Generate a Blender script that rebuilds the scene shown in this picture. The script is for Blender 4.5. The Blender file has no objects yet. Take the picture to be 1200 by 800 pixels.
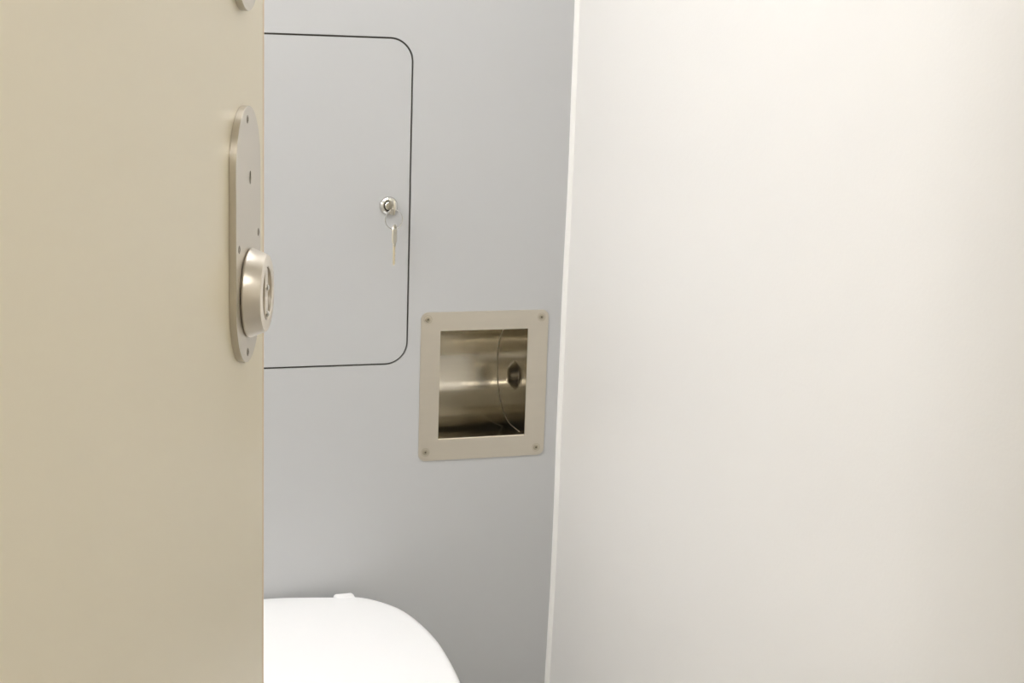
import bpy, bmesh, math, random
from mathutils import Vector, Matrix

# ------------------------------------------------------------------ scene, camera, light
SC = bpy.context.scene
C = SC.collection
SC.view_settings.view_transform = 'Standard'
SC.view_settings.look = 'None'
SC.view_settings.gamma = 1.0
SC.view_settings.use_curve_mapping = False
SC.view_settings.exposure = -0.05

YAW, PITCH, ROLL, FPX = 0.327876, -0.192230, 0.033383, 1742.33
CAM = Vector((0.0, -1.85, 1.185))
f_ = Vector((math.sin(YAW)*math.cos(PITCH), math.cos(YAW)*math.cos(PITCH), math.sin(PITCH)))
r_ = Vector((math.cos(YAW), -math.sin(YAW), 0))
u_ = r_.cross(f_)
r2 = r_*math.cos(ROLL) + u_*math.sin(ROLL)
u2 = -r_*math.sin(ROLL) + u_*math.cos(ROLL)
cd = bpy.data.cameras.new('camera')
cam = bpy.data.objects.new('camera', cd)
C.objects.link(cam)
cd.sensor_width = 36.0
cd.lens = FPX*36/1200
cd.clip_start = 0.01
M3 = Matrix((r2, u2, -f_)).transposed()
cam.matrix_world = Matrix.Translation(CAM) @ M3.to_4x4()
SC.camera = cam

world = bpy.data.worlds.new('world')
SC.world = world
world.use_nodes = True
world.node_tree.nodes['Background'].inputs[0].default_value = (1, 0.96, 0.9, 1)
world.node_tree.nodes['Background'].inputs[1].default_value = 0.1

LAMP_ROOM = 5.5          # emission of the ceiling lamp over the toilet
LAMP_DOOR = 36.0          # emission of the ceiling lamp in the corridor
LAMP_FILL_WALL = 15.0       # emission of the unseen fill strip added on the left wall
LAMP_FILL_SIDE = 32.0         # emission of the unseen fill panel added over the left side
LAMP_ROOM_COL = (0.985, 0.98, 1.0)
LAMP_DOOR_COL = (1.0, 0.97, 0.93)

# ------------------------------------------------------------------ materials
def srgb(r, g, b):
    def l(c):
        c /= 255
        return c/12.92 if c <= 0.04045 else ((c+0.055)/1.055)**2.4
    return (l(r), l(g), l(b), 1)

def mat(name, col, rough=0.5, metal=0.0, coat=0.0, bump=0.0, bscale=200, var=0.0, vscale=8, spec=0.5,
        brush=None, rvar=0.0):
    m = bpy.data.materials.new(name)
    m.use_nodes = True
    nt = m.node_tree
    b = nt.nodes['Principled BSDF']
    b.inputs['Base Color'].default_value = col
    b.inputs['Roughness'].default_value = rough
    b.inputs['Metallic'].default_value = metal
    b.inputs['Coat Weight'].default_value = coat
    b.inputs['Specular IOR Level'].default_value = spec
    tc = nt.nodes.new('ShaderNodeTexCoord')
    def noise(scale, stretch=None, detail=3):
        n = nt.nodes.new('ShaderNodeTexNoise')
        n.inputs['Scale'].default_value = scale
        n.inputs['Detail'].default_value = detail
        if stretch:
            mp = nt.nodes.new('ShaderNodeMapping')
            mp.inputs['Scale'].default_value = stretch
            nt.links.new(tc.outputs['Object'], mp.inputs['Vector'])
            nt.links.new(mp.outputs['Vector'], n.inputs['Vector'])
        else:
            nt.links.new(tc.outputs['Object'], n.inputs['Vector'])
        return n
    if var > 0:
        n = noise(vscale, brush)
        mx = nt.nodes.new('ShaderNodeMix')
        mx.data_type = 'RGBA'
        mx.inputs[6].default_value = tuple(c*(1-var) for c in col[:3]) + (1,)
        mx.inputs[7].default_value = tuple(min(1, c*(1+var)) for c in col[:3]) + (1,)
        nt.links.new(n.outputs['Fac'], mx.inputs[0])
        nt.links.new(mx.outputs[2], b.inputs['Base Color'])
    if rvar > 0:
        n = noise(vscale, brush)
        mr = nt.nodes.new('ShaderNodeMapRange')
        mr.inputs['From Min'].default_value = 0.3
        mr.inputs['From Max'].default_value = 0.7
        mr.inputs['To Min'].default_value = rough-rvar
        mr.inputs['To Max'].default_value = rough+rvar
        nt.links.new(n.outputs['Fac'], mr.inputs['Value'])
        nt.links.new(mr.outputs['Result'], b.inputs['Roughness'])
    if bump > 0:
        n = noise(bscale, brush)
        bp = nt.nodes.new('ShaderNodeBump')
        bp.inputs['Strength'].default_value = bump
        bp.inputs['Distance'].default_value = 0.001
        nt.links.new(n.outputs['Fac'], bp.inputs['Height'])
        nt.links.new(bp.outputs['Normal'], b.inputs['Normal'])
    return m

def emit(name, col, s):
    m = bpy.data.materials.new(name)
    m.use_nodes = True
    b = m.node_tree.nodes['Principled BSDF']
    b.inputs['Base Color'].default_value = (0.8, 0.8, 0.8, 1)
    b.inputs['Emission Color'].default_value = col + (1,)
    b.inputs['Emission Strength'].default_value = s
    return m

M_GREY = mat('grey_laminate', srgb(194, 195, 195), 0.38, var=0.012, vscale=5, bump=0.05, bscale=350)
M_GREY_EDGE = mat('dark_rubber', srgb(74, 70, 64), 0.7, var=0.1, vscale=60)
M_WHITE = mat('white_moulded_wall', srgb(239, 237, 233), 0.42, var=0.008, vscale=3, bump=0.12, bscale=260)
M_SEAL = mat('white_sealant', srgb(242, 241, 237), 0.35, var=0.01, vscale=30)
M_CEIL = mat('white_ceiling_panel', srgb(240, 238, 232), 0.5, var=0.01)
M_FLOOR = mat('grey_speckled_floor', srgb(198, 195, 189), 0.55, var=0.25, vscale=420)
M_CORR = mat('beige_corridor_panel', srgb(228, 222, 208), 0.5, var=0.02, vscale=4)
M_DOOR = mat('beige_door_laminate', srgb(234, 224, 197), 0.28, var=0.015, vscale=4, bump=0.04, bscale=300)
M_BAND = mat('peach_edge_band', srgb(226, 204, 172), 0.45, var=0.03, vscale=40)
M_PLATE = mat('satin_steel', srgb(212, 206, 194), 0.42, 1.0, var=0.04, vscale=6, brush=(1, 30, 30), rvar=0.04)
M_SHELL = mat('brushed_steel', srgb(200, 194, 180), 0.20, 1.0, var=0.10, vscale=4, brush=(0.4, 30, 30))
M_SIDE = mat('brushed_steel_side', srgb(188, 181, 166), 0.22, 1.0, var=0.05, vscale=4, brush=(30, 0.6, 30))
def anisotropic(m, axis, amount, rot):
    nt = m.node_tree
    t = nt.nodes.new('ShaderNodeTangent')
    t.direction_type = 'RADIAL'
    t.axis = axis
    b = nt.nodes['Principled BSDF']
    b.inputs['Anisotropic'].default_value = amount
    b.inputs['Anisotropic Rotation'].default_value = rot
    nt.links.new(t.outputs['Tangent'], b.inputs['Tangent'])
anisotropic(M_SHELL, 'X', 0.75, 0.25)
M_NICKEL = mat('satin_nickel', srgb(226, 219, 207), 0.34, 1.0, var=0.01, vscale=40)
M_CHROME = mat('polished_chrome', srgb(214, 213, 209), 0.05, 1.0, var=0.01, vscale=60)
M_KEY = mat('nickel_key', srgb(222, 216, 200), 0.36, 1.0, var=0.05, vscale=80)
M_BRASS = mat('pale_brass', srgb(236, 224, 194), 0.32, 1.0, var=0.05, vscale=80)
M_SOCKET = mat('worn_steel', srgb(150, 144, 132), 0.4, 1.0, var=0.05, vscale=80)
M_SOCK2 = mat('dull_screw_socket', srgb(112, 104, 90), 0.6, 0.3, var=0.05)
M_SOCKSTEEL = mat('screw_steel', srgb(186, 178, 160), 0.38, 1.0, var=0.03)
M_CHROMELIP = mat('bright_steel_edge', srgb(232, 226, 210), 0.25, 1.0, var=0.02)
M_LOCKPLATE = mat('satin_lock_plate', srgb(204, 198, 187), 0.36, 1.0, var=0.01, vscale=30)
M_DARK = mat('dark_slot', srgb(40, 37, 32), 0.6, var=0.05)  # also used as painted shade in the hatch lock
M_PORC = mat('white_porcelain', srgb(250, 250, 249), 0.14, coat=0.3, var=0.004, vscale=4)
M_LID = mat('white_plastic', srgb(252, 252, 252), 0.28, var=0.004, vscale=4)
M_LAMPF = mat('white_lamp_frame', srgb(235, 235, 232), 0.4, var=0.01)
M_JAMB = mat('aluminium_jamb', srgb(190, 186, 176), 0.4, 0.8, var=0.03, vscale=10)

# ------------------------------------------------------------------ helpers
def smooth(o, ang=35):
    for p in o.data.polygons:
        p.use_smooth = True
    try:
        o.data.set_sharp_from_angle(angle=math.radians(ang))
    except Exception:
        pass

def obj(name, bm, m, parent=None, sm=True, ang=35):
    bmesh.ops.recalc_face_normals(bm, faces=bm.faces[:])
    me = bpy.data.meshes.new(name)
    bm.to_mesh(me)
    bm.free()
    o = bpy.data.objects.new(name, me)
    C.objects.link(o)
    me.materials.append(m)
    if parent:
        o.parent = parent
    if sm:
        smooth(o, ang)
    return o

def empty(name, loc=(0, 0, 0), rz=0):
    o = bpy.data.objects.new(name, None)
    C.objects.link(o)
    o.empty_display_size = 0.02
    o.location = loc
    o.rotation_euler = (0, 0, rz)
    return o

def tag(o, label=None, cat=None, group=None, kind=None):
    if label: o['label'] = label
    if cat: o['category'] = cat
    if group: o['group'] = group
    if kind: o['kind'] = kind
    return o

def box(bm, x0, x1, y0, y1, z0, z1, bevel=0.0, seg=2):
    r = bmesh.ops.create_cube(bm, size=1)
    vs = r['verts']
    for v in vs:
        v.co = Vector(((x0+x1)/2 + v.co.x*(x1-x0), (y0+y1)/2 + v.co.y*(y1-y0), (z0+z1)/2 + v.co.z*(z1-z0)))
    if bevel > 0:
        es = list({e for v in vs for e in v.link_edges})
        bmesh.ops.bevel(bm, geom=es, offset=bevel, segments=seg, affect='EDGES', profile=0.5)
    return bm

def rrect(x0, x1, z0, z1, r, n=10):
    """rounded rectangle outline in (a, b)"""
    pts = []
    for cx, cz, a0 in ((x1-r, z1-r, 0), (x0+r, z1-r, 90), (x0+r, z0+r, 180), (x1-r, z0+r, 270)):
        for i in range(n+1):
            a = math.radians(a0 + 90*i/n)
            pts.append((cx + r*math.cos(a), cz + r*math.sin(a)))
    return pts

def slab(bm, loops, y0, y1, to3=None):
    """loops[0] outer, others holes, in the X-Z plane; solid between depth y0 and y1"""
    to3 = to3 or (lambda a, b, y: Vector((a, y, b)))
    edges = []
    for lp in loops:
        vs = [bm.verts.new(to3(a, b, y0)) for a, b in lp]
        for i in range(len(vs)):
            edges.append(bm.edges.new((vs[i], vs[(i+1) % len(vs)])))
    d = to3(0, 0, y1) - to3(0, 0, y0)
    r = bmesh.ops.triangle_fill(bm, use_beauty=True, use_dissolve=False, edges=edges)
    fs = [g for g in r['geom'] if isinstance(g, bmesh.types.BMFace)]
    e = bmesh.ops.extrude_face_region(bm, geom=fs, use_keep_orig=True)
    nv = [g for g in e['geom'] if isinstance(g, bmesh.types.BMVert)]
    bmesh.ops.translate(bm, verts=nv, vec=d)
    return bm

def lathe(bm, prof, origin, axis, n=48, cap=True):
    """prof: list of (radius, height along axis)"""
    ax = Vector(axis).normalized()
    t = Vector((0, 0, 1)) if abs(ax.z) < 0.9 else Vector((1, 0, 0))
    a = ax.cross(t).normalized()
    b = ax.cross(a)
    o = Vector(origin)
    rings = []
    for r, h in prof:
        if r < 1e-7:
            rings.append([bm.verts.new(o + ax*h)])
        else:
            rings.append([bm.verts.new(o + ax*h + (a*math.cos(2*math.pi*i/n) + b*math.sin(2*math.pi*i/n))*r)
                          for i in range(n)])
    for k in range(len(rings)-1):
        A, B = rings[k], rings[k+1]
        for i in range(n):
            j = (i+1) % n
            if len(A) == 1 and len(B) == 1:
                continue
            if len(A) == 1:
                bm.faces.new((A[0], B[i], B[j]))
            elif len(B) == 1:
                bm.faces.new((A[i], A[j], B[0]))
            else:
                bm.faces.new((A[i], A[j], B[j], B[i]))
    if cap:
        for R in (rings[0], rings[-1]):
            if len(R) > 2:
                bm.faces.new(R)
    return bm

def ring(bm, center, normal, R, r, n=48, m=10):
    nz = Vector(normal).normalized()
    t = Vector((0, 0, 1)) if abs(nz.z) < 0.9 else Vector((1, 0, 0))
    a = nz.cross(t).normalized()
    b = nz.cross(a)
    c = Vector(center)
    g = []
    for i in range(n):
        th = 2*math.pi*i/n
        d = a*math.cos(th) + b*math.sin(th)
        g.append([bm.verts.new(c + d*(R + r*math.cos(2*math.pi*j/m)) + nz*r*math.sin(2*math.pi*j/m)) for j in range(m)])
    for i in range(n):
        for j in range(m):
            bm.faces.new((g[i][j], g[(i+1) % n][j], g[(i+1) % n][(j+1) % m], g[i][(j+1) % m]))
    return bm

def bevel_obj(o, w, seg=2, ang=40):
    md = o.modifiers.new('bevel', 'BEVEL')
    md.width = w
    md.segments = seg
    md.limit_method = 'ANGLE'
    md.angle_limit = math.radians(ang)
    md.harden_normals = False
    return o

# ------------------------------------------------------------------ the room
H = 2.05
XL, XR, YC = -0.95, 0.705, -2.95
HATCH = (0.045, 0.4835, 0.781, 1.196, 0.028)       # x0 x1 z0 z1 corner radius
PLATE = (0.5025, 0.6795, 0.646, 0.8472)
OPEN = (0.5290, 0.6512, 0.674, 0.8220)
GAP = 0.0023

# moulded right wall: its corner with the grey wall wanders slightly with height
CORNER = [(-0.03, 0.688), (0.20, 0.6935), (0.31, 0.6948), (0.40, 0.6965), (0.462, 0.6977), (0.569, 0.6982), (0.68, 0.6975),
          (0.767, 0.6979), (0.845, 0.6979), (1.036, 0.6999), (1.144, 0.6996), (1.25, 0.6995), (2.09, 0.6995)]
def corner_x(z):
    for (a, xa), (b, xb) in zip(CORNER, CORNER[1:]):
        if a <= z <= b:
            t = (z-a)/(b-a)
            t = t*t*(3-2*t)*0.5 + t*0.5
            return xa + (xb-xa)*t
    return CORNER[-1][1]

bm = bmesh.new()
h0, h1, g0, g1, hr = HATCH
slab(bm, [[(XL-0.05, -0.05), (XR+0.06, -0.05), (XR+0.06, H+0.05), (XL-0.05, H+0.05)],
          rrect(h0-GAP, h1+GAP, g0-GAP, g1+GAP, hr+GAP, 14),
          rrect(OPEN[0]-0.004, OPEN[1]+0.004, OPEN[2]-0.004, OPEN[3]+0.004, 0.003, 3)], 0.0, 0.028)
tag(obj('wall_back', bm, M_GREY), kind='structure')

WALL_OFF = 0.0052
bm = bmesh.new()
zs = [-0.03 + (H+0.08)*i/70 for i in range(71)]
front = []
for z in zs:
    x = corner_x(z) + WALL_OFF
    front.append((bm.verts.new((x, 0.0, z)), bm.verts.new((x, YC-0.05, z)),
                  bm.verts.new((0.76, 0.0, z)), bm.verts.new((0.76, YC-0.05, z))))
for A, B in zip(front, front[1:]):
    bm.faces.new((A[0], A[1], B[1], B[0]))
    bm.faces.new((A[2], B[2], B[3], A[3]))
    bm.faces.new((A[0], B[0], B[2], A[2]))
    bm.faces.new((A[1], A[3], B[3], B[1]))
for A in (front[0], front[-1]):
    bm.faces.new((A[0], A[1], A[3], A[2]))
tag(obj('wall_right', bm, M_WHITE), kind='structure')

bm = bmesh.new()
prof = []
for z in zs:
    x = corner_x(z)
    row = []
    for i in range(7):
        a = math.radians(90*i/6)
        # rounded bead of sealant in the corner
        row.append(bm.verts.new((x + WALL_OFF*(1-math.cos(a)) + 0.0004*i, -0.0062*math.sin(a), z)))
    row.append(bm.verts.new((x + WALL_OFF + 0.004, 0.0, z)))
    prof.append(row)
for A, B in zip(prof, prof[1:]):
    for i in range(8):
        bm.faces.new((A[i], A[(i+1) % 8], B[(i+1) % 8], B[i]))
bm.faces.new(prof[0]); bm.faces.new(prof[-1])
tag(obj('trim_1', bm, M_SEAL, ang=70), 'narrow white sealant bead down the corner between grey and white wall', kind='structure')

bm = bmesh.new(); box(bm, XL-0.05, 0.76, YC-0.05, 0.05, -0.06, 0.0)
tag(obj('floor', bm, M_FLOOR), kind='structure')
bm = bmesh.new(); box(bm, XL-0.05, 0.76, YC-0.05, 0.05, H, H+0.06)
tag(obj('ceiling', bm, M_CEIL), kind='structure')
bm = bmesh.new(); box(bm, XL-0.05, XL, YC-0.05, 0.0, 0, H)
tag(obj('wall_left', bm, M_WHITE), kind='structure')
bm = bmesh.new(); box(bm, XL, XR-0.01, YC-0.05, YC, 0, H)
tag(obj('wall_corridor', bm, M_CORR), kind='structure')

# ------------------------------------------------------------------ door frame and door
AZ = math.radians(19.6)
EDGE = Vector((0.1597, -0.8571, 0))                 # free edge of the open door, on its visible face
DU = Vector((-math.sin(AZ), -math.cos(AZ), 0))      # along the door, from free edge back to the hinge
DN = Vector((math.cos(AZ), -math.sin(AZ), 0))       # out of the visible face
DW, DT, DZ0, DZ1 = 0.74, 0.036, 0.012, 1.99
hinge = EDGE + DU*DW - DN*DT

bm = bmesh.new()
px1 = hinge.x - 0.012
box(bm, XL, px1, hinge.y-0.05, hinge.y+0.03, 0, H)
tag(obj('wall_front', bm, M_WHITE), kind='structure')
bm = bmesh.new()
box(bm, px1, px1+0.012, hinge.y-0.055, hinge.y+0.0, 0, H, 0.001)
tag(obj('trim_2', bm, M_JAMB), kind='structure')

def D(s, z, h):
    """a point given along the door, up, and out of its face"""
    p = EDGE + DU*s + DN*h
    return Vector((p.x, p.y, z))

door = empty('door_1', (hinge.x, hinge.y, 0))
tag(door, 'beige laminate door standing open with steel lock plate near its edge', 'door', kind='structure')
DLOC = Matrix.Translation(-Vector((hinge.x, hinge.y, 0)))
def dobj(name, bm, m, parent, **k):
    bm.transform(DLOC)
    return obj(name, bm, m, parent, **k)

bm = bmesh.new()
slab(bm, [[(0.0050, DZ0), (DW, DZ0), (DW, DZ1), (0.0050, DZ1)]], 0.0, -DT, lambda a, b, y: D(a, b, y))
leaf = dobj('door_leaf', bm, M_DOOR, door)
bevel_obj(leaf, 0.0012, 2)
bm = bmesh.new()
slab(bm, [[(0.0, DZ0), (0.0050, DZ0), (0.0050, DZ1), (0.0, DZ1)]], 0.0, -DT, lambda a, b, y: D(a, b, y))
band = dobj('edge_band', bm, M_BAND, door)
bevel_obj(band, 0.0006, 2)
tag(band, 'thin peach coloured edge strip')

def stadium(sc, hw, z0, z1, n=28):
    pts = []
    for i in range(n+1):
        a = math.pi*i/n
        pts.append((sc + hw*math.cos(a), z1-hw + hw*math.sin(a)))
    for i in range(n+1):
        a = math.pi + math.pi*i/n
        pts.append((sc + hw*math.cos(a), z0+hw + hw*math.sin(a)))
    return pts

PC, PHW, PTH = 0.0750, 0.0385, 0.0044
def plate_obj(z0, z1, hole=None):
    bm = bmesh.new()
    loops = [stadium(PC, PHW, z0, z1)]
    if hole:
        loops.append(hole)
    slab(bm, loops, 0.0, PTH, lambda a, b, y: D(a, b, y))
    o = dobj('lock_plate', bm, M_LOCKPLATE, door)
    bevel_obj(o, 0.0014, 4)
    return o

KS, KZ = 0.0700, 1.1035
slot = [(KS+0.0030*math.cos(t*math.pi/8), KZ+0.0042*math.sin(t*math.pi/8)) for t in range(16)]
lp = plate_obj(0.9885, 1.1475, slot)
tag(lp, 'long rounded steel lock plate with turn knob')
up = plate_obj(1.204, 1.37)
tag(up, 'upper steel plate, only its rounded lower end in view')

def dscrew(s, z, parent, r=0.0026):
    bm = bmesh.new()
    lathe(bm, [(r, 0.0), (r, 0.0001), (r*0.9, 0.0001), (r*0.85, 0.0003), (r*0.5, 0.0003), (r*0.45, -0.0010), (0, -0.0010)], D(s, z, PTH), DN, 20, cap=False)
    return dobj('screw', bm, M_SOCKET, parent)
for s, z in ((PC+0.004, 1.1395), (0.0440, 1.0665), (PC+0.030, 1.0630), (PC+0.004, 0.9950), (PC+0.0, 1.363)):
    dscrew(s, z, up if z > 1.3 else lp)
bm = bmesh.new()
lathe(bm, [(0.0048, 0.0), (0.0048, 0.0008), (0, 0.0008)], D(KS, KZ, 0.0), DN, 20)
tag(dobj('emergency_slot', bm, M_DARK, lp), 'dark slot in the plate')

# turn knob: shallow cone on a neck, hollow front with a thumb bar
KN = D(0.0750, 1.0322, PTH)
bm = bmesh.new()
lathe(bm, [(0.0265, 0.0), (0.0275, 0.0006), (0.0280, 0.0016), (0.0278, 0.0024), (0.0244, 0.0106),
           (0.0238, 0.0114), (0.0228, 0.0118), (0.0170, 0.0118), (0.0163, 0.0113), (0.0158, 0.0050), (0.0, 0.0048)],
      KN, DN, 72, cap=False)
knob = dobj('turn_knob', bm, M_NICKEL, door, ang=30)
tag(knob, 'round satin nickel knob flaring towards the plate')
bm = bmesh.new()
slab(bm, [rrect(0.0750-0.0045, 0.0750+0.0045, 1.0322-0.0156, 1.0322+0.0156, 0.003, 5)], PTH+0.0048, PTH+0.0110,
     lambda a, b, y: D(a, b, y))
tb = dobj('thumb_bar', bm, M_NICKEL, knob)
bevel_obj(tb, 0.001, 3)
for dz in (-0.013, 0.0035):
    bm = bmesh.new()
    lathe(bm, [(0.0019, 0.0), (0.0019, 0.0012), (0.0012, 0.0018), (0, 0.0019)], KN + DN*0.0108 + Vector((0, 0, dz)), DN, 14, cap=False)
    dobj('rivet', bm, M_CHROME, knob)

# ------------------------------------------------------------------ access hatch in the grey wall
hatch = empty('access_hatch', (h0, 0, g0))
tag(hatch, 'grey rounded access hatch flush in the grey wall, with chrome lock and dark gap', 'hatch')
HL = Matrix.Translation(-Vector((h0, 0, g0)))
def hobj(name, bm, m, parent, **k):
    bm.transform(HL)
    return obj(name, bm, m, parent, **k)
bm = bmesh.new()
slab(bm, [rrect(h0, h1, g0, g1, hr, 14)], 0.0, 0.016)
hp = hobj('hatch_panel', bm, M_GREY, hatch)
bevel_obj(hp, 0.0004, 2)
bm = bmesh.new()
slab(bm, [rrect(h0-GAP-0.002, h1+GAP+0.002, g0-GAP-0.002, g1+GAP+0.002, hr+GAP, 14)], 0.029, 0.036)
slab(bm, [rrect(h0-GAP+0.0001, h1+GAP-0.0001, g0-GAP+0.0001, g1+GAP-0.0001, hr+GAP, 14),
          rrect(h0+0.012, h1-0.012, g0+0.012, g1-0.012, hr-0.012, 14)], 0.0165, 0.029)
slab(bm, [rrect(h0-GAP+0.0002, h1+GAP-0.0002, g0-GAP+0.0002, g1+GAP-0.0002, hr+GAP, 14),
          rrect(h0-0.0002, h1+0.0002, g0-0.0002, g1+0.0002, hr, 14)], 0.0025, 0.0165)
tag(hobj('rubber_seal', bm, M_GREY_EDGE, hatch), 'dark rubber line around the hatch')

LX, LZ = 0.4563, 0.9868
bm = bmesh.new()
lathe(bm, [(0.0118, 0.0), (0.0122, 0.0010), (0.0118, 0.0026), (0.0102, 0.0044), (0.0082, 0.0054), (0.0074, 0.0050),
           (0.0068, 0.0032), (0.0, 0.0032)], (LX, 0.0, LZ), (0, -1, 0), 56, cap=False)
lock = hobj('cylinder_lock', bm, M_CHROME, hatch)
tag(lock, 'round chrome cylinder lock')
bm = bmesh.new()
lathe(bm, [(0.0052, 0.0), (0.0052, 0.0010), (0.0047, 0.0014), (0.0, 0.0014)], (LX, -0.0032, LZ), (0, -1, 0), 40, cap=False)
hobj('lock_plug', bm, M_CHROME, lock)
bm = bmesh.new()
lathe(bm, [(0.0067, 0.0), (0.0067, 0.0003), (0.0, 0.0003)], (LX, -0.0031, LZ), (0, -1, 0), 40, cap=False)  # dark disc stands in for shade and dark reflections in the lock
tag(hobj('lock_shade', bm, M_DARK, lock), 'dark ring painted as shade around the plug')

# ------------------------------------------------------------------ keys: bow in the local X-Z plane, blade down -Z
def key_parts(root, bow_w, bow_h, blade_l, mb, ml):
    bm = bmesh.new()
    out = []
    n = 10
    outer = rrect(-bow_w/2, bow_w/2, 0.0, bow_h, min(bow_w, bow_h)*0.34, n)
    hole = [(0.0032*math.cos(i*math.pi/12), bow_h-0.0052 + 0.0030*math.sin(i*math.pi/12)) for i in range(24)]
    slab(bm, [outer, hole], -0.0011, 0.0011)
    o = obj('bow', bm, mb, root)
    bevel_obj(o, 0.0004, 2)
    bm = bmesh.new()
    box(bm, -0.0042, 0.0042, -0.0013, 0.0013, -0.0030, 0.0004, 0.0004)
    obj('collar', bm, mb, root)
    bm = bmesh.new()
    pts = [(-0.0032, 0.0), (-0.0032, -blade_l+0.002), (-0.0012, -blade_l), (0.0010, -blade_l+0.0016)]
    k = 7
    for i in range(k):
        z = -blade_l + 0.003 + i*(blade_l-0.007)/k
        d = (0.0030, 0.0014, 0.0024, 0.0010, 0.0028, 0.0016, 0.0022)[i]
        pts += [(d, z), (d, z+0.0010), (0.0031, z+0.0020)]
    pts += [(0.0032, 0.0)]
    slab(bm, [pts], -0.0009, 0.0009)
    obj('blade', bm, ml, root)

k1 = empty('key')
tag(k1, 'nickel key sitting in the chrome lock of the grey hatch', 'key', 'two keys at the hatch lock')
# inserted key: blade into the wall (+Y), bow upright and square to the wall
key_parts(k1, 0.0205, 0.0245, 0.012, M_KEY, M_KEY)
# local -Z -> world +Y ; local X -> world Z
k1.matrix_world = Matrix(((0, 1, 0, LX), (0, 0, -1, -0.0085), (1, 0, 0, LZ+0.001), (0, 0, 0, 1)))

RC = Vector((LX+0.0010, -0.0265, LZ-0.0145))
bm = bmesh.new()
ring(bm, RC, (0.30, -1, 0.05), 0.0125, 0.0005, 64, 8)
ring(bm, RC + Vector((0.0, 0.0010, 0)), (0.30, -1, 0.05), 0.0125, 0.0005, 64, 8)
tag(obj('key_ring', bm, M_CHROME), 'thin round wire ring hanging from the key in the hatch lock', 'key ring')

k2 = empty('key')
tag(k2, 'pale brass key hanging blade down on the wire ring below the lock', 'key', 'two keys at the hatch lock')
key_parts(k2, 0.019, 0.024, 0.0275, M_KEY, M_BRASS)
k2.location = (LX+0.0018, -0.0270, LZ-0.0454)
k2.rotation_euler = (0, math.radians(-1.0), math.radians(62))

# ------------------------------------------------------------------ steel toilet paper recess
niche = empty('toilet_paper_recess', (OPEN[0], 0, OPEN[2]))
tag(niche, 'square brushed steel toilet paper recess screwed into the grey wall', 'toilet paper holder')
NL = Matrix.Translation(-Vector((OPEN[0], 0, OPEN[2])))
def nobj(name, bm, m, parent, **k):
    bm.transform(NL)
    return obj(name, bm, m, parent, **k)
PT = 0.0016
bm = bmesh.new()
slab(bm, [rrect(*PLATE, 0.0095, 10), rrect(*OPEN, 0.0008, 3)], -0.0002, -PT)
fp = nobj('face_plate', bm, M_PLATE, niche)
bevel_obj(fp, 0.0005, 2)

# U-shaped trough: flat top and bottom, then a half cylinder
zc = (OPEN[2]+OPEN[3])/2
R = (OPEN[3]-OPEN[2])/2
yc = 0.0525
prof = [(-0.0003, zc+R), (0.02, zc+R), (0.04, zc+R)]
for i in range(41):
    a = math.radians(90 - 180*i/40)
    prof.append((yc + R*math.cos(a), zc + R*math.sin(a)))
prof += [(0.04, zc-R), (0.02, zc-R), (-0.0003, zc-R)]
bm = bmesh.new()
th = 0.0012
rows = []
n = len(prof)
for k, (y, z) in enumerate(prof):
    y0, z0 = prof[max(k-1, 0)]; y1, z1 = prof[min(k+1, n-1)]
    d = Vector((y1-y0, z1-z0)).normalized()
    oy, oz = y - d.y*(-1)*th*1.0, z + d.x*th
    # outward is away from the trough centre
    if (Vector((oy-yc, oz-zc)).length < Vector((y-yc, z-zc)).length):
        oy, oz = 2*y-oy, 2*z-oz
    rows.append([bm.verts.new((OPEN[0], y, z)), bm.verts.new((OPEN[1], y, z)),
                 bm.verts.new((OPEN[1], oy, oz)), bm.verts.new((OPEN[0], oy, oz))])
for A, B in zip(rows, rows[1:]):
    for i in range(4):
        bm.faces.new((A[i], A[(i+1) % 4], B[(i+1) % 4], B[i]))
bm.faces.new(rows[0]); bm.faces.new(rows[-1])
tag(nobj('trough', bm, M_SHELL, niche, ang=40), 'curved brushed steel inside')
for xa, xb in ((OPEN[0]-0.0012, OPEN[0]), (OPEN[1], OPEN[1]+0.0012)):
    bm = bmesh.new()
    slab(bm, [prof], xa, xb, lambda a, b, y: Vector((y, a, b)))
    nobj('side_plate', bm, M_SIDE, niche)
for x, sx in ((OPEN[1], -1), (OPEN[0], 1)):
    bm = bmesh.new()
    rows = []
    for k, (y, z) in enumerate(prof[1:-1]):
        d = Vector((0, yc-y, zc-z)) if y > yc else Vector((0, 0, zc-z))
        d.normalize()
        p = Vector((x, y, z))
        rows.append([bm.verts.new(p), bm.verts.new(p + Vector((sx*0.0007, 0, 0))), bm.verts.new(p + Vector((sx*0.0004, 0, 0)) + d*0.0004),
                     bm.verts.new(p + d*0.0007)])
    for A, B in zip(rows, rows[1:]):
        for i in range(4):
            bm.faces.new((A[i], A[(i+1) % 4], B[(i+1) % 4], B[i]))
    bm.faces.new(rows[0]); bm.faces.new(rows[-1])
    nobj('weld_seam', bm, M_PLATE, niche, ang=70)
bm = bmesh.new()
lathe(bm, [(0.0015, 0.0), (0.0015, OPEN[1]-OPEN[0]-0.0006)], (OPEN[0]+0.0003, 0.0002, OPEN[2]+0.0003), (1, 0, 0), 16)
nobj('lower_lip', bm, M_CHROMELIP, niche)
bm = bmesh.new()
lathe(bm, [(0.0007, 0.0), (0.0007, OPEN[3]-OPEN[2]-0.0006)], (OPEN[0]+0.0001, 0.0002, OPEN[2]+0.0003), (0, 0, 1), 12)
nobj('side_lip', bm, M_CHROMELIP, niche)
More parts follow.
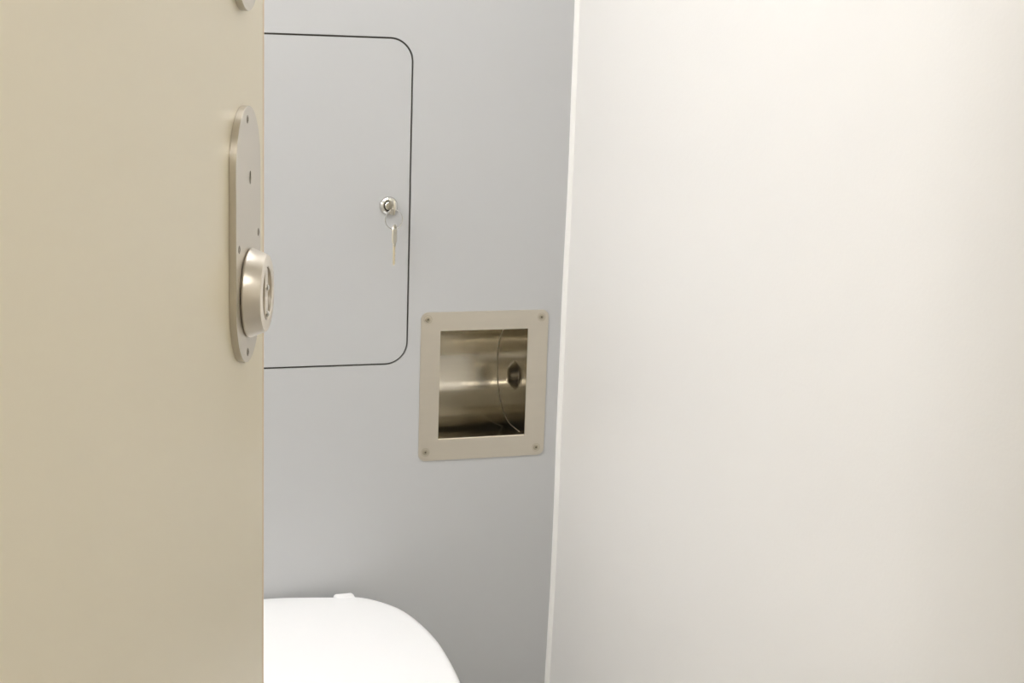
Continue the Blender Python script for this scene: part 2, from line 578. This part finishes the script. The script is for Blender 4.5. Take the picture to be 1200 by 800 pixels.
# roll pins: sprung bosses in the middle of each side
for x, sx in ((OPEN[1], -1), (OPEN[0], 1)):
    bm = bmesh.new()
    lathe(bm, [(0.0215, 0.0), (0.0210, 0.0005), (0.0190, 0.0014), (0.0130, 0.0070), (0.0100, 0.0092), (0.0060, 0.0104), (0.0, 0.0106)],
          (x, yc-0.001, zc-0.001), (sx, 0, 0), 40, cap=False)
    tag(nobj('roll_pin', bm, M_SIDE, niche, ang=50), 'round tapered boss for the roll')
for x, z in ((PLATE[0]+0.0092, PLATE[3]-0.0095), (PLATE[1]-0.0100, PLATE[3]-0.0100),
             (PLATE[0]+0.0096, PLATE[2]+0.0120), (PLATE[1]-0.0112, PLATE[2]+0.0108)):
    bm = bmesh.new()
    lathe(bm, [(0.0056, 0.0), (0.0056, 0.00025), (0.0050, 0.00025), (0.0048, -0.0008), (0.0042, -0.0008), (0.0040, 0.0002), (0.0034, 0.0005),
               (0.0018, 0.0006), (0.0016, 0.0002), (0.0, 0.0002)], (x, -PT, z), (0, -1, 0), 28, cap=False)
    sc_ = nobj('screw', bm, M_SOCKSTEEL, niche, ang=25)
    bm = bmesh.new()
    star = []
    for i in range(12):
        rr = 0.0017 if i % 2 == 0 else 0.0011
        star.append((x + rr*math.cos(i*math.pi/6), z + rr*math.sin(i*math.pi/6)))
    slab(bm, [star], -PT-0.0005, -PT-0.00065)
    nobj('screw_socket', bm, M_SOCK2, sc_)

# ------------------------------------------------------------------ wall-hung toilet
TX = 0.300
toilet = empty('toilet', (TX, 0, 0))
tag(toilet, 'white toilet with closed lid against the grey wall below the hatch', 'toilet')
half = [(0.0, -0.0045), (0.045, -0.011), (0.090, -0.021), (0.113, -0.0255), (0.126, -0.032), (0.138, -0.043), (0.152, -0.062), (0.1630, -0.084),
        (0.1715, -0.115), (0.1775, -0.153), (0.1805, -0.190), (0.1805, -0.222), (0.178, -0.270), (0.173, -0.320), (0.162, -0.370),
        (0.143, -0.415), (0.115, -0.452), (0.080, -0.477), (0.040, -0.490), (0.0, -0.494)]
def outline(k=4):
    pts = []
    P = [(-half[1][0], half[1][1])] + half + [(-half[-2][0], half[-2][1])]
    for i in range(1, len(P)-2):
        p0, p1, p2, p3 = [Vector(p) for p in P[i-1:i+3]]
        for j in range(k):
            t = j/k
            pts.append(0.5*((2*p1) + (p2-p0)*t + (2*p0-5*p1+4*p2-p3)*t*t + (3*p1-p0-3*p2+p3)*t**3))
    pts.append(Vector(half[-1]))
    full = [(p.x, p.y) for p in pts] + [(-p.x, p.y) for p in reversed(pts[1:-1])]
    return full
OUT = outline()
CEN = Vector((0, -0.24))
def loft(bm, rings, cap0=True, cap1=True):
    """rings: (scale, z) or list of (x, y, z) points"""
    rr = []
    for r in rings:
        rr.append([bm.verts.new(p) for p in r])
    n = len(rr[0])
    for A, B in zip(rr, rr[1:]):
        for i in range(n):
            bm.faces.new((A[i], A[(i+1) % n], B[(i+1) % n], B[i]))
    if cap0: bm.faces.new(rr[0])
    if cap1: bm.faces.new(rr[-1])
def off(d):
    """outline moved inwards by about d"""
    res = []
    n = len(OUT)
    for i in range(n):
        a = Vector(OUT[i-1]); b = Vector(OUT[(i+1) % n]); p = Vector(OUT[i])
        t = (b-a).normalized()
        nrm = Vector((-t.y, t.x))
        if (CEN-p).dot(nrm) < 0: nrm = -nrm
        res.append(p + nrm*d)
    return res
def rng(d, z, dome=0.0):
    return [Vector((p.x, p.y, z)) for p in off(d)]
def scaled(s, z):
    return [Vector((CEN.x + (p[0]-CEN.x)*s, CEN.y + (p[1]-CEN.y)*s, z)) for p in OUT]
ZT = 0.475
bm = bmesh.new()
rings = [rng(0.006, ZT-0.020), rng(0.0015, ZT-0.0185), rng(0.0, ZT-0.014), rng(0.0, ZT-0.009), rng(0.0006, ZT-0.005), rng(0.0025, ZT-0.002),
         rng(0.006, ZT-0.0003), rng(0.011, ZT+0.0003)]
rings += [[Vector((CEN.x+(p.x-CEN.x)*s, CEN.y+(p.y-CEN.y)*s, ZT+0.0003+0.0015*(1-s*s))) for p in off(0.011)] for s in (0.8, 0.5, 0.2)]
loft(bm, rings)
obj('lid', bm, M_LID, toilet, ang=50)
# seat ring under the lid
bm = bmesh.new()
inner = [[Vector((CEN.x+(p[0]-CEN.x)*0.62, CEN.y-0.005+(p[1]-CEN.y)*0.62, z)) for p in OUT] for z in (ZT-0.022, ZT-0.040)]
outer = [rng(0.006, ZT-0.022), rng(0.003, ZT-0.026), rng(0.004, ZT-0.037), rng(0.008, ZT-0.040)]
R_ = [[bm.verts.new(p) for p in r] for r in (inner[0], outer[0], outer[1], outer[2], outer[3], inner[1])]
n = len(OUT)
for k in range(6):
    A, B = R_[k], R_[(k+1) % 6]
    for i in range(n):
        bm.faces.new((A[i], A[(i+1) % n], B[(i+1) % n], B[i]))
obj('seat', bm, M_LID, toilet, ang=50)
# porcelain bowl: outline shrinks downwards and leans back to the wall
bm = bmesh.new()
def bowl(s, sy, z, back=-0.002, sq=0.0):
    out = []
    for p in OUT:
        x = p[0]*s
        y = back + (p[1]+0.0045)*sy
        out.append(Vector((x, min(y, back), z)))
    return out
loft(bm, [bowl(0.93, 0.95, ZT-0.041), bowl(0.96, 0.965, ZT-0.046), bowl(0.965, 0.968, ZT-0.075), bowl(0.94, 0.94, ZT-0.12), bowl(0.86, 0.85, ZT-0.19),
          bowl(0.74, 0.72, ZT-0.25), bowl(0.62, 0.58, ZT-0.30), bowl(0.52, 0.46, ZT-0.34), bowl(0.40, 0.34, ZT-0.365), bowl(0.2, 0.2, ZT-0.372)])
obj('bowl', bm, M_PORC, toilet, ang=60)
bm = bmesh.new()
box(bm, -0.11, 0.11, -0.10, -0.001, ZT-0.30, ZT-0.046, 0.02, 4)
obj('wall_mount', bm, M_PORC, toilet)
for sx in (-1, 1):
    bm = bmesh.new()
    x0, x1 = sorted((sx*0.086, sx*0.1135))
    box(bm, x0, x1, -0.034, -0.0150, ZT-0.040, ZT+0.0012, 0.0045, 5)
    obj('hinge', bm, M_LID, toilet)

# ------------------------------------------------------------------ ceiling lamps and added fill lights
def lamp(x, y, w, d, strength, col, label):
    t = empty('ceiling_light', (x, y, H))
    tag(t, label, 'ceiling light')
    bm = bmesh.new()
    slab(bm, [rrect(-w/2-0.02, w/2+0.02, -d/2-0.02, d/2+0.02, 0.02, 6), rrect(-w/2, w/2, -d/2, d/2, 0.008, 4)], 0.0, -0.025,
         lambda a, b, y: Vector((a, b, y)))
    obj('lamp_frame', bm, M_LAMPF, t)
    bm = bmesh.new()
    slab(bm, [rrect(-w/2, w/2, -d/2, d/2, 0.008, 4)], -0.012, -0.018, lambda a, b, y: Vector((a, b, y)))
    obj('diffuser', bm, emit('lamp_glow', col, strength), t)
    return t
lamp(0.19, -0.50, 0.70, 0.50, LAMP_ROOM, LAMP_ROOM_COL, 'flat white ceiling lamp over the toilet')
lamp(-0.40, -0.75, 0.34, 0.26, LAMP_FILL_SIDE, LAMP_ROOM_COL, 'unseen flat fill light added over the left side of the cabin')  # added fill that lights the right wall from the left
lamp(0.0, -2.15, 1.1, 0.09, LAMP_DOOR, LAMP_DOOR_COL, 'warm white ceiling lamp in the corridor outside the door')

ml = lamp(0, 0, 0.75, 0.10, LAMP_FILL_WALL, LAMP_ROOM_COL, 'unseen long fill light added on the left wall of the cabin')  # added fill strip that brightens the lower part of the right wall
ml.location = (XL, -0.55, 1.50)
ml.rotation_euler = Matrix(((0, 0, -1), (1, 0, 0), (0, -1, 0))).to_euler()
